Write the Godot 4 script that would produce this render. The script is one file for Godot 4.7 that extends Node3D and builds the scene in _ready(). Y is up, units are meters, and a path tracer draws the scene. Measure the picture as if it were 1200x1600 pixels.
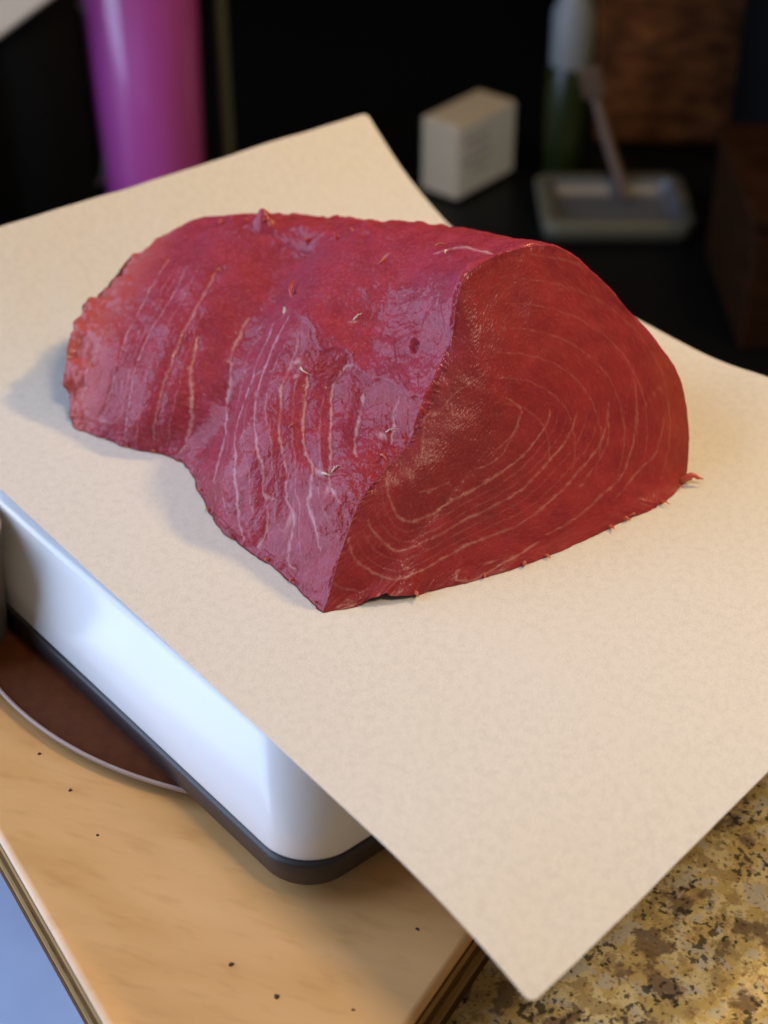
extends Node3D

# ------------------------------------------------------------------ state
var cam: Camera3D
var M := {}
var taken := {}

# The tuna's skin as a net of points: seven rows along the loin (the cut end first), eleven points across each
# (foot on the near side, up over the crest, down the far side to the paper).
var NET := [
	[Vector3(-0.0241, 0.0000, -0.5091), Vector3(-0.0102, 0.0340, -0.5356), Vector3(0.0103, 0.0506, -0.5565), Vector3(0.0258, 0.0757, -0.5792), Vector3(0.0335, 0.1031, -0.5985), Vector3(0.0659, 0.1059, -0.6190), Vector3(0.0887, 0.0898, -0.6236), Vector3(0.1096, 0.0657, -0.6228), Vector3(0.1282, 0.0414, -0.6206), Vector3(0.1338, 0.0177, -0.6111), Vector3(0.1331, 0.0000, -0.6011)],
	[Vector3(-0.0459, 0.0000, -0.5379), Vector3(-0.0341, 0.0340, -0.5625), Vector3(-0.0160, 0.0520, -0.5880), Vector3(0.0000, 0.0760, -0.6155), Vector3(0.0136, 0.0900, -0.6318), Vector3(0.0335, 0.0960, -0.6462), Vector3(0.0620, 0.0893, -0.6527), Vector3(0.0889, 0.0710, -0.6590), Vector3(0.1085, 0.0442, -0.6635), Vector3(0.1174, 0.0192, -0.6656), Vector3(0.1150, 0.0000, -0.6650)],
	[Vector3(-0.0705, 0.0000, -0.5665), Vector3(-0.0573, 0.0300, -0.5731), Vector3(-0.0457, 0.0480, -0.5944), Vector3(-0.0328, 0.0690, -0.6225), Vector3(-0.0194, 0.0810, -0.6461), Vector3(0.0000, 0.0890, -0.6657), Vector3(0.0315, 0.0828, -0.6795), Vector3(0.0612, 0.0659, -0.6924), Vector3(0.0828, 0.0409, -0.7019), Vector3(0.0927, 0.0178, -0.7062), Vector3(0.0900, 0.0000, -0.7050)],
	[Vector3(-0.0900, 0.0000, -0.6131), Vector3(-0.0830, 0.0240, -0.6169), Vector3(-0.0723, 0.0420, -0.6360), Vector3(-0.0603, 0.0600, -0.6617), Vector3(-0.0496, 0.0710, -0.6838), Vector3(-0.0382, 0.0770, -0.6944), Vector3(-0.0073, 0.0716, -0.7103), Vector3(0.0218, 0.0570, -0.7254), Vector3(0.0429, 0.0354, -0.7364), Vector3(0.0526, 0.0154, -0.7414), Vector3(0.0500, 0.0000, -0.7400)],
	[Vector3(-0.1129, 0.0000, -0.6249), Vector3(-0.1092, 0.0180, -0.6315), Vector3(-0.1027, 0.0340, -0.6494), Vector3(-0.0909, 0.0500, -0.6740), Vector3(-0.0805, 0.0610, -0.6969), Vector3(-0.0684, 0.0670, -0.7207), Vector3(-0.0410, 0.0623, -0.7362), Vector3(-0.0151, 0.0496, -0.7508), Vector3(0.0037, 0.0308, -0.7615), Vector3(0.0124, 0.0134, -0.7663), Vector3(0.0100, 0.0000, -0.7650)],
	[Vector3(-0.1317, 0.0000, -0.6353), Vector3(-0.1287, 0.0150, -0.6417), Vector3(-0.1242, 0.0300, -0.6562), Vector3(-0.1155, 0.0440, -0.6788), Vector3(-0.1067, 0.0530, -0.6995), Vector3(-0.0962, 0.0590, -0.7350), Vector3(-0.0730, 0.0549, -0.7455), Vector3(-0.0512, 0.0437, -0.7554), Vector3(-0.0353, 0.0271, -0.7626), Vector3(-0.0280, 0.0118, -0.7659), Vector3(-0.0300, 0.0000, -0.7650)],
	[Vector3(-0.1442, 0.0000, -0.6444), Vector3(-0.1472, 0.0120, -0.6575), Vector3(-0.1466, 0.0240, -0.6662), Vector3(-0.1423, 0.0350, -0.6889), Vector3(-0.1327, 0.0410, -0.7048), Vector3(-0.1194, 0.0470, -0.7254), Vector3(-0.1038, 0.0437, -0.7305), Vector3(-0.0892, 0.0348, -0.7353), Vector3(-0.0785, 0.0216, -0.7388), Vector3(-0.0737, 0.0094, -0.7404), Vector3(-0.0750, 0.0000, -0.7400)],
]
# the lower rim of the cut end, from its far corner back to the near corner
var RIM := [Vector3(0.1331, 0.0, -0.6011), Vector3(0.1202, 0.0, -0.5828), Vector3(0.1036, 0.0, -0.5711), Vector3(0.0661, 0.0, -0.5444), Vector3(0.0364, 0.0, -0.5295), Vector3(0.0159, 0.0, -0.5212), Vector3(0.0102, 0.003, -0.5171), Vector3(-0.0046, 0.004, -0.5146), Vector3(-0.0115, 0.0, -0.5127), Vector3(-0.0241, 0.0, -0.5091)]
const CUT_N := Vector3(0.45768543, 0.42261826, 0.78214362)
const CUT_B := Vector3(0.863, 0.0, -0.505)
const CUT_W := Vector3(-0.21342222, 0.90612109, -0.36471956)
const CUT_O := Vector3(-0.0241, 0.0, -0.5091)
const CUT_C := Vector3(0.04205902, 0.04379266, -0.57147129)

# pale seams of connective tissue on the flank: along, across, along, across ...
var SEAMS := [
	[0.883, 0.263, 0.906, 0.192, 0.917, 0.116, 0.947, 0.052],
	[0.808, 0.168, 0.803, 0.125, 0.822, 0.086],
	[0.814, 0.420, 0.814, 0.338, 0.814, 0.248, 0.803, 0.200],
	[0.725, 0.377, 0.714, 0.304, 0.728, 0.230, 0.714, 0.134, 0.706, 0.069, 0.719, 0.009],
	[0.614, 0.360, 0.619, 0.241, 0.614, 0.162, 0.611, 0.077, 0.606, 0.037],
	[0.514, 0.276, 0.514, 0.213, 0.506, 0.202, 0.478, 0.125, 0.464, 0.099, 0.422, 0.062, 0.392, 0.045],
	[0.586, 0.233, 0.567, 0.177, 0.544, 0.125, 0.533, 0.088, 0.522, 0.047, 0.525, 0.021],
	[0.453, 0.280, 0.450, 0.215, 0.442, 0.194, 0.436, 0.174, 0.403, 0.127, 0.358, 0.084, 0.308, 0.047, 0.256, 0.015],
	[0.386, 0.299, 0.392, 0.256, 0.394, 0.220, 0.383, 0.192, 0.356, 0.161, 0.319, 0.121, 0.281, 0.097, 0.247, 0.069, 0.206, 0.065],
	[0.225, 0.058, 0.208, 0.039, 0.222, 0.015],
	[0.328, 0.274, 0.325, 0.237, 0.319, 0.202, 0.283, 0.149, 0.244, 0.118, 0.197, 0.090, 0.183, 0.073, 0.144, 0.054, 0.136, 0.026, 0.111, 0.022],
	[0.278, 0.228, 0.247, 0.179, 0.186, 0.125, 0.144, 0.106, 0.125, 0.088, 0.122, 0.075, 0.092, 0.062, 0.067, 0.049],
	[0.178, 0.233, 0.194, 0.228, 0.203, 0.207, 0.169, 0.168, 0.114, 0.121, 0.097, 0.103, 0.075, 0.095, 0.047, 0.091],
	[0.131, 0.211, 0.119, 0.187, 0.097, 0.157, 0.075, 0.144],
	[0.064, 0.230, 0.067, 0.215, 0.056, 0.203, 0.044, 0.185],
	[0.147, 0.427, 0.117, 0.448, 0.086, 0.450, 0.010, 0.440],
	[0.433, 0.194, 0.419, 0.209, 0.394, 0.220],
]
# the rings on the cut end, in metres along and up the cut
var RINGS := [
	[0.1161, 0.0524, 0.1131, 0.0467, 0.0997, 0.0377, 0.0837, 0.0330, 0.0712, 0.0303, 0.0629, 0.0291, 0.0496, 0.0255, 0.0399, 0.0280, 0.0378, 0.0386, 0.0410, 0.0480],
	[0.1292, 0.0470, 0.1222, 0.0382, 0.1113, 0.0319, 0.0958, 0.0247, 0.0831, 0.0220, 0.0662, 0.0196, 0.0491, 0.0170, 0.0406, 0.0156, 0.0344, 0.0165, 0.0285, 0.0246, 0.0271, 0.0311],
	[0.1473, 0.0464, 0.1412, 0.0353, 0.1352, 0.0289, 0.1230, 0.0226, 0.1110, 0.0170, 0.0896, 0.0111, 0.0661, 0.0099, 0.0587, 0.0085, 0.0422, 0.0062, 0.0312, 0.0055, 0.0235, 0.0104, 0.0179, 0.0181, 0.0174, 0.0258],
	[0.1617, 0.0425, 0.1573, 0.0296, 0.1479, 0.0159, 0.1324, 0.0098, 0.1153, 0.0046, 0.1010, 0.0027],
	[0.0959, 0.0012, 0.0759, -0.0023, 0.0616, -0.0044, 0.0557, -0.0021],
	[0.0030, 0.0190, 0.0093, 0.0089, 0.0159, 0.0050],
	[0.1376, 0.0058, 0.1593, 0.0144, 0.1680, 0.0177, 0.1761, 0.0307],
	[0.0498, 0.0361, 0.0568, 0.0358, 0.0635, 0.0365],
	[0.0863, 0.0429, 0.0979, 0.0481, 0.1010, 0.0545],
	[0.0752, 0.0381, 0.0893, 0.0411, 0.1021, 0.0548, 0.0970, 0.0622],
	[0.0640, 0.0625, 0.0702, 0.0657, 0.0777, 0.0703, 0.0901, 0.0743],
	[0.1459, 0.0438, 0.1406, 0.0286, 0.1257, 0.0185],
	[0.1633, 0.0525, 0.1596, 0.0322, 0.1529, 0.0219],
	[0.1644, 0.0382, 0.1785, 0.0454],
	[0.0622, 0.0640, 0.0565, 0.0524, 0.0491, 0.0432],
]


func _ready() -> void:
	camera_and_light()
	materials()
	setting()
	plywood_board()
	serving_tray()
	kitchen_scale()
	paper_sheet()
	tuna()
	steel_cup()
	background_things()


# ------------------------------------------------------------------ camera, light
func camera_and_light() -> void:
	cam = Camera3D.new()
	cam.name = "camera"
	cam.position = Vector3(0, 0.42, 0)
	cam.rotation_degrees = Vector3(-36, 0, 0)
	var at := CameraAttributesPhysical.new()
	at.frustum_focal_length = 39.0
	at.frustum_focus_distance = 0.665
	at.exposure_aperture = 4.6
	at.frustum_near = 0.02
	at.frustum_far = 20.0
	cam.attributes = at
	cam.fov = rad_to_deg(2.0 * atan(800.0 / 2600.0))
	cam.near = 0.02
	cam.far = 20.0
	add_child(cam)
	var we := WorldEnvironment.new()
	we.name = "world_environment"
	var e := Environment.new()
	e.background_mode = Environment.BG_COLOR
	e.background_color = Color(0.15, 0.132, 0.116).linear_to_srgb()
	e.tonemap_mode = Environment.TONE_MAPPER_LINEAR
	e.tonemap_exposure = 1.05
	e.sdfgi_enabled = true
	e.ssao_enabled = true
	e.ssil_enabled = true
	we.environment = e
	add_child(we)
	# the warm lamp behind and to the right of the block, the lamp over the room, and the glass door on the left
	lamp("counter_lamp", "small square warm lamp low over the counter", Vector3(0.60, 0.76, -0.96), Vector3(0.0, 0.02, -0.6), Vector2(0.09, 0.09), Color(1.0, 0.84, 0.56), 0.56)
	lamp("ceiling_lamp", "large square ceiling lamp over the room", Vector3(0.46, 1.20, -0.02), Vector3(0.05, 0.02, -0.45), Vector2(0.30, 0.30), Color(1.0, 0.91, 0.79), 0.68)
	glass_door(-1.25)


func lamp(called: String, label: String, pos: Vector3, aim: Vector3, size: Vector2, c: Color, energy: float) -> void:
	var t := thing(called, label, "lamp", Vector3.ZERO)
	t.look_at_from_position(pos, aim, Vector3.UP)
	var st := mb()
	add_box(st, Vector3(0, 0, 0.022), Vector3(size.x + 0.03, size.y + 0.03, 0.03))
	part("housing", st, M_simple(Color(0.6, 0.6, 0.6), 0.4), t)
	st = mb()
	add_box(st, Vector3(0, 0, 0.003), Vector3(size.x, size.y, 0.006))
	var m := M_simple(c, 0.6)
	m.emission_enabled = true
	m.emission = c
	m.emission_energy_multiplier = 6.0
	part("diffuser", st, m, t)
	var l := AreaLight3D.new()
	l.name = "warm_light"
	l.area_size = size
	l.light_color = c
	l.light_energy = energy
	l.area_normalize_energy = true
	l.shadow_enabled = true
	t.add_child(l)
	l.position = Vector3(0, 0, -0.004)


func glass_door(x: float) -> void:
	# a tall glazed door on the left: its two panes light the block and are mirrored in its wet side and in the scale
	var t := thing("glass_door", "tall daylit glass door with a white frame to the left of the counter", "door", Vector3(x, -1.0, 0.0))
	var y0 := 0.04
	var y1 := 2.76
	var m := M_simple(Color(0.66, 0.82, 1.0), 0.3)
	m.emission_enabled = true
	m.emission = Color(0.74, 0.84, 1.0)
	m.emission_energy_multiplier = 1.5
	var fm := M_simple(Color(0.8, 0.8, 0.8), 0.5)
	for p in [[-1.25, -0.64], [-0.60, 0.02]]:
		var w: float = p[1] - p[0]
		var c := Vector3(0, (y0 + y1) / 2, (p[0] + p[1]) / 2)
		var st := mb()
		add_box(st, c, Vector3(0.006, y1 - y0, w))
		part("pane", st, m, t)
		var l := AreaLight3D.new()
		l.name = "daylight"
		l.area_size = Vector2(w, y1 - y0)
		l.light_color = Color(0.74, 0.83, 1.0)
		l.light_energy = 3.1 * w * (y1 - y0) / PI
		l.area_normalize_energy = true
		l.shadow_enabled = true
		t.add_child(l, true)
		l.position = c + Vector3(0.005, 0, 0)
		l.rotation.y = -PI / 2
	var st2 := mb()
	add_box(st2, Vector3(0, 0.02, -0.615), Vector3(0.05, 0.04, 1.40))
	add_box(st2, Vector3(0, 2.80, -0.615), Vector3(0.05, 0.08, 1.40))
	for z in [-1.28, -0.62, 0.05]:
		add_box(st2, Vector3(0, 1.40, z), Vector3(0.05, 2.71, 0.06 if z != -0.62 else 0.036))
	part("door_frame", st2, fm, t)
	st2 = mb()
	add_tube(st2, [Vector3(0.04, 1.0, -0.57), Vector3(0.04, 1.12, -0.57)], [0.009, 0.009], 10)
	part("handle", st2, M_simple(Color(0.4, 0.4, 0.4), 0.3, 1.0), t)


# ------------------------------------------------------------------ helpers
func numbered(called: String) -> String:
	if not taken.has(called):
		taken[called] = 0
		return called
	taken[called] += 1
	return "%s_%03d" % [called, taken[called]]


func thing(called: String, label: String, category: String, at: Vector3, turn := 0.0, group := "") -> Node3D:
	var o := Node3D.new()
	o.name = numbered(called)
	add_child(o)
	o.position = at
	o.rotation.y = turn
	o.set_meta("label", label)
	o.set_meta("category", category)
	if group != "":
		o.set_meta("group", group)
	return o


func mb() -> SurfaceTool:
	var st := SurfaceTool.new()
	st.begin(Mesh.PRIMITIVE_TRIANGLES)
	return st


func part(called: String, st: SurfaceTool, m: Material, parent: Node) -> MeshInstance3D:
	st.generate_normals()
	return part_mesh(called, st.commit(), m, parent)


func part_mesh(called: String, mesh: Mesh, m: Material, parent: Node) -> MeshInstance3D:
	var o := MeshInstance3D.new()
	o.name = called
	o.mesh = mesh
	o.material_override = m
	parent.add_child(o, true)
	return o


func struct(called: String, st: SurfaceTool, m: Material) -> MeshInstance3D:
	var o := part(called, st, m, self)
	o.set_meta("kind", "structure")
	return o


func quad(st: SurfaceTool, a: Vector3, b: Vector3, c: Vector3, d: Vector3) -> void:
	for v in [a, b, c, a, c, d]:
		st.add_vertex(v)


func add_box(st: SurfaceTool, c: Vector3, s: Vector3, basis := Basis(), bevel := 0.0) -> void:
	# a box with its edges chamfered
	var h := s / 2
	var b := bevel if bevel > 0.0 else minf(minf(h.x, h.y), h.z) * 0.06
	st.set_smooth_group(-1)
	var P := func(x: float, y: float, z: float) -> Vector3: return c + basis * Vector3(x, y, z)
	for ax in 3:
		for sg in [-1.0, 1.0]:
			var q := []
			for k in [[-1, -1], [1, -1], [1, 1], [-1, 1]]:
				var v := Vector3()
				v[ax] = sg * h[ax]
				v[(ax + 1) % 3] = k[0] * (h[(ax + 1) % 3] - b)
				v[(ax + 2) % 3] = k[1] * (h[(ax + 2) % 3] - b)
				q.append(P.call(v.x, v.y, v.z))
			if sg > 0:
				quad(st, q[3], q[2], q[1], q[0])
			else:
				quad(st, q[0], q[1], q[2], q[3])
	for ax in 3:  # edges along ax
		var a1 := (ax + 1) % 3
		var a2 := (ax + 2) % 3
		for s1 in [-1.0, 1.0]:
			for s2 in [-1.0, 1.0]:
				var q := []
				for k in [[-1, 0], [1, 0], [1, 1], [-1, 1]]:
					var v := Vector3()
					v[ax] = k[0] * (h[ax] - b)
					v[a1] = s1 * (h[a1] if k[1] == 0 else h[a1] - b)
					v[a2] = s2 * (h[a2] - b if k[1] == 0 else h[a2])
					q.append(P.call(v.x, v.y, v.z))
				if s1 * s2 > 0:
					quad(st, q[0], q[1], q[2], q[3])
				else:
					quad(st, q[3], q[2], q[1], q[0])
	for sx in [-1.0, 1.0]:
		for sy in [-1.0, 1.0]:
			for sz in [-1.0, 1.0]:
				var v1: Vector3 = P.call(sx * h.x, sy * (h.y - b), sz * (h.z - b))
				var v2: Vector3 = P.call(sx * (h.x - b), sy * h.y, sz * (h.z - b))
				var v3: Vector3 = P.call(sx * (h.x - b), sy * (h.y - b), sz * h.z)
				if sx * sy * sz > 0:
					st.add_vertex(v1); st.add_vertex(v3); st.add_vertex(v2)
				else:
					st.add_vertex(v1); st.add_vertex(v2); st.add_vertex(v3)


func rings_mesh(st: SurfaceTool, rings: Array, cap_first := true, cap_last := true, smooth := 0) -> void:
	# loops of equal length (each running anticlockwise seen from above, bottom loop first) joined into a skin
	st.set_smooth_group(smooth)
	var n: int = rings[0].size()
	for i in rings.size() - 1:
		for k in n:
			var k2 := (k + 1) % n
			quad(st, rings[i][k], rings[i + 1][k], rings[i + 1][k2], rings[i][k2])
	for side in 2:
		if (side == 0 and not cap_first) or (side == 1 and not cap_last):
			continue
		st.set_smooth_group(-1)
		var r: Array = rings[0] if side == 0 else rings[-1]
		var c := Vector3()
		for p in r:
			c += p
		c /= n
		for k in n:
			var k2 := (k + 1) % n
			st.add_vertex(c)
			st.add_vertex(r[k] if side == 0 else r[k2])
			st.add_vertex(r[k2] if side == 0 else r[k])


func add_lathe(st: SurfaceTool, at: Vector3, profile: Array, n := 40, cap0 := true, cap1 := true) -> void:
	var rings := []
	for p in profile:
		var r := []
		for k in n:
			var a := -TAU * k / n
			r.append(at + Vector3(cos(a) * p.x, p.y, sin(a) * p.x))
		rings.append(r)
	rings_mesh(st, rings, cap0, cap1, 0)


func add_tube(st: SurfaceTool, pts: Array, radii: Array, n := 8) -> void:
	var rings := []
	for i in pts.size():
		var d: Vector3 = (pts[mini(i + 1, pts.size() - 1)] - pts[maxi(i - 1, 0)]).normalized()
		var x := d.cross(Vector3(0.31, 0.9, 0.27)).normalized()
		var y := d.cross(x)
		var r := []
		for k in n:
			var a := TAU * k / n
			r.append(pts[i] + (x * cos(a) + y * sin(a)) * float(radii[i]))
		rings.append(r)
	rings_mesh(st, rings, true, true, 0)


func rounded_rect(hx: float, hz: float, r: float, y: float, n := 10) -> Array:
	var out := []
	for c in [[1, 1, 0], [-1, 1, 1], [-1, -1, 2], [1, -1, 3]]:
		for k in n + 1:
			var a: float = PI / 2 * (c[2] + float(k) / n)
			out.append(Vector3(c[0] * (hx - r) + cos(a) * r, y, c[1] * (hz - r) + sin(a) * r))
	out.reverse()
	return out


func round_poly(p: Array, r: float, n := 6) -> Array:
	# corners of a polygon (Vector2 = x, z) rounded by quadratic curves
	var out := []
	for i in p.size():
		var a: Vector2 = p[(i - 1 + p.size()) % p.size()]
		var b: Vector2 = p[i]
		var c: Vector2 = p[(i + 1) % p.size()]
		var s := b + (a - b).normalized() * r
		var e := b + (c - b).normalized() * r
		for k in n + 1:
			var t := float(k) / n
			out.append(s.lerp(b, t).lerp(b.lerp(e, t), t))
	return out


func inset(p: Array, d: float) -> Array:
	# moves each point of an outline inwards (outline runs anticlockwise seen from above)
	var out := []
	var n := p.size()
	for i in n:
		var t: Vector2 = (p[(i + 1) % n] - p[(i - 1 + n) % n]).normalized()
		out.append(p[i] + Vector2(t.y, -t.x) * d)
	return out


func at_y(p: Array, y: float) -> Array:
	var out := []
	for v in p:
		out.append(Vector3(v.x, y, v.y))
	return out


# ------------------------------------------------------------------ materials
func M_simple(c: Color, rough: float, metal := 0.0) -> StandardMaterial3D:
	var m := StandardMaterial3D.new()
	m.albedo_color = c.linear_to_srgb()
	m.roughness = rough
	m.metallic = metal
	return m


func noise(seed_: int, freq: float, octaves := 3, kind := FastNoiseLite.TYPE_SIMPLEX_SMOOTH) -> FastNoiseLite:
	var n := FastNoiseLite.new()
	n.seed = seed_
	n.noise_type = kind
	n.frequency = freq
	n.fractal_type = FastNoiseLite.FRACTAL_FBM if octaves > 1 else FastNoiseLite.FRACTAL_NONE
	n.fractal_octaves = octaves
	return n


func noise_tex(n: FastNoiseLite, size: int, stops: Array = [], colors: Array = []) -> NoiseTexture2D:
	var t := NoiseTexture2D.new()
	t.width = size
	t.height = size
	t.seamless = true
	t.seamless_blend_skirt = 0.15
	t.noise = n
	if stops.size():
		var g := Gradient.new()
		g.offsets = PackedFloat32Array(stops)
		var pc := PackedColorArray()
		for c in colors:
			pc.append(c)
		g.colors = pc
		t.color_ramp = g
	return t


func srgb(r: int, g: int, b: int) -> Color:
	return Color(r / 255.0, g / 255.0, b / 255.0)


func lin(r: float, g: float, b: float) -> Color:
	return Color(r, g, b).linear_to_srgb()


func granite_image(size: int) -> ImageTexture:
	var a := noise(11, 0.015, 4).get_seamless_image(size, size, false, false, 0.15, true).get_data()
	var b := noise(12, 0.030, 4).get_seamless_image(size, size, false, false, 0.15, true).get_data()
	var c := noise(13, 0.034, 3).get_seamless_image(size, size, false, false, 0.1, true).get_data()
	var nd := noise(14, 0.095, 3)
	var d := nd.get_seamless_image(size, size, false, false, 0.15, true).get_data()
	var f := noise(15, 0.013, 3).get_seamless_image(size, size, false, false, 0.15, true).get_data()
	var g := noise(16, 0.30, 2).get_seamless_image(size, size, false, false, 0.15, true).get_data()
	var out := PackedByteArray()
	out.resize(size * size * 3)
	for i in size * size:
		var big := a[i] / 255.0
		var mid := b[i] / 255.0
		var cell := c[i] / 255.0
		var speck := d[i] / 255.0
		var where := f[i] / 255.0
		var grit := g[i] / 255.0
		var col := Vector3(0.52, 0.375, 0.135).lerp(Vector3(0.68, 0.55, 0.28), smoothstep(0.35, 0.62, mid + (grit - 0.5) * 0.25))
		col = col.lerp(Vector3(0.50, 0.45, 0.35), 0.75 * smoothstep(0.60, 0.70, cell))     # grey quartz
		col = col.lerp(Vector3(0.36, 0.25, 0.10), 0.8 * smoothstep(0.42, 0.30, cell + (grit - 0.5) * 0.2))
		col = col.lerp(Vector3(0.135, 0.075, 0.035), 0.85 * smoothstep(0.55, 0.66, big * 0.8 + speck * 0.2 + (grit - 0.5) * 0.12))
		var cut := 0.80 - 0.21 * clampf((where - 0.44) * 4.0, 0.0, 1.0)
		col = col.lerp(Vector3(0.022, 0.017, 0.013), 0.82 * smoothstep(cut - 0.04, cut + 0.05, speck + (grit - 0.5) * 0.08))
		col = col.lerp(Vector3(0.20, 0.06, 0.03), 0.6 * smoothstep(0.27, 0.22, speck))
		col *= 0.96 + 0.10 * grit
		out[i * 3] = int(clampf(pow(col.x, 0.4545), 0, 1) * 255)
		out[i * 3 + 1] = int(clampf(pow(col.y, 0.4545), 0, 1) * 255)
		out[i * 3 + 2] = int(clampf(pow(col.z, 0.4545), 0, 1) * 255)
	return ImageTexture.create_from_image(Image.create_from_data(size, size, false, Image.FORMAT_RGB8, out))


func materials() -> void:
	# granite
	var m := StandardMaterial3D.new()
	m.albedo_texture = granite_image(1400)
	m.uv1_triplanar = true
	m.uv1_world_triplanar = true
	m.uv1_scale = Vector3.ONE / 0.66
	m.roughness = 0.16
	M.granite = m
	# paper: a mottled fibrous sheet
	m = StandardMaterial3D.new()
	m.albedo_texture = noise_tex(noise(21, 0.15, 3), 1024, [0.0, 0.35, 0.5, 0.65, 1.0], [lin(0.575, 0.54, 0.49), lin(0.635, 0.60, 0.55), lin(0.66, 0.625, 0.575), lin(0.675, 0.64, 0.59), lin(0.70, 0.67, 0.62)])
	m.uv1_scale = Vector3(5.5, 5.5, 1)
	m.detail_enabled = true
	m.detail_blend_mode = BaseMaterial3D.BLEND_MODE_MUL
	m.detail_albedo = noise_tex(noise(22, 0.032, 5), 1024, [0.0, 0.5, 1.0], [Color(0.95, 0.95, 0.95), Color(0.985, 0.985, 0.985), Color(1, 1, 1)])
	m.roughness = 0.62
	m.metallic_specular = 0.4
	m.heightmap_enabled = false
	m.normal_enabled = true
	var nt := noise_tex(noise(23, 0.12, 3), 1024)
	nt.as_normal_map = true
	nt.bump_strength = 1.2
	m.normal_texture = nt
	m.normal_scale = 0.12
	M.paper = m
	# plywood
	m = StandardMaterial3D.new()
	m.albedo_texture = noise_tex(noise(31, 0.012, 5), 1024, [0.0, 0.3, 0.5, 0.7, 1.0], [lin(0.60, 0.32, 0.11), lin(0.65, 0.36, 0.135), lin(0.68, 0.385, 0.15), lin(0.70, 0.40, 0.16), lin(0.73, 0.43, 0.185)])
	m.uv1_scale = Vector3(0.7, 2.4, 1)
	m.detail_enabled = true
	m.detail_blend_mode = BaseMaterial3D.BLEND_MODE_MUL
	m.detail_albedo = noise_tex(noise(32, 0.05, 3), 1024, [0.0, 0.28, 0.4, 1.0], [Color(0.95, 0.93, 0.90), Color(0.985, 0.98, 0.97), Color(1, 1, 1), Color(1, 1, 1)])
	m.roughness_texture = noise_tex(noise(33, 0.01, 3), 256, [0.0, 1.0], [Color(0.28, 0.28, 0.28), Color(0.5, 0.5, 0.5)])
	m.roughness = 1.0
	M.wood_top = m
	var tones := [[lin(0.36, 0.205, 0.07), lin(0.47, 0.29, 0.11)], [lin(0.12, 0.055, 0.018), lin(0.19, 0.095, 0.034)], [lin(0.26, 0.145, 0.05), lin(0.35, 0.21, 0.08)]]
	for k in 3:
		m = StandardMaterial3D.new()
		m.albedo_texture = noise_tex(noise(34 + k, 0.03, 4), 512, [0.0, 0.5, 1.0], [tones[k][0].darkened(0.35), tones[k][0], tones[k][1]])
		m.uv1_triplanar = true
		m.uv1_world_triplanar = true
		m.uv1_scale = Vector3(5, 90, 5)
		m.roughness = 0.9
		m.metallic_specular = 0.12
		M["ply%d" % k] = m
	# flesh: its colours lie on the vertices; the wet film is a clear coat with a fine grain
	for k in 2:
		m = StandardMaterial3D.new()
		m.albedo_color = Color.WHITE
		m.vertex_color_use_as_albedo = true
		m.roughness = 0.52
		m.roughness_texture = noise_tex(noise(45 + k, 0.012, 4), 512, [0.25, 0.45, 0.7], [Color(0.5, 0.5, 0.5), Color(0.66, 0.66, 0.66), Color(0.8, 0.8, 0.8)])
		m.roughness = 1.0
		m.metallic_specular = 0.32
		m.clearcoat_enabled = true
		m.clearcoat = 0.35 if k == 0 else 0.34
		m.clearcoat_roughness = 0.19 if k == 0 else 0.28
		m.subsurf_scatter_enabled = true
		m.subsurf_scatter_strength = 0.3
		m.heightmap_enabled = true
		m.heightmap_texture = noise_tex(noise(41 + k, 0.10, 3), 1024)
		m.heightmap_scale = 0.034 if k == 0 else 0.010
		m.uv1_triplanar = true
		m.uv1_scale = Vector3.ONE * (11.0 if k == 0 else 9.0)
		M["flesh%d" % k] = m
	m = M_simple(Color(0.62, 0.46, 0.38), 0.35)
	m.subsurf_scatter_enabled = true
	m.subsurf_scatter_strength = 0.25
	M.fat = m
	m = M_simple(Color(0.44, 0.085, 0.05), 0.32)
	m.subsurf_scatter_enabled = true
	m.subsurf_scatter_strength = 0.3
	M.shred = m
	m = M_simple(Color(0.34, 0.03, 0.025), 0.3)
	m.subsurf_scatter_enabled = true
	m.subsurf_scatter_strength = 0.3
	M.shred_red = m
	m = M_simple(Color(0.76, 0.76, 0.75), 0.2)
	M.white_plastic = m
	M.grey_plastic = M_simple(Color(0.022, 0.018, 0.018), 0.42)
	M.black = M_simple(Color(0.006, 0.006, 0.006), 0.7)
	M.black.metallic_specular = 0.15
	M.black_gloss = M_simple(Color(0.004, 0.004, 0.004), 0.35)
	M.black_gloss.metallic_specular = 0.25


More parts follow.
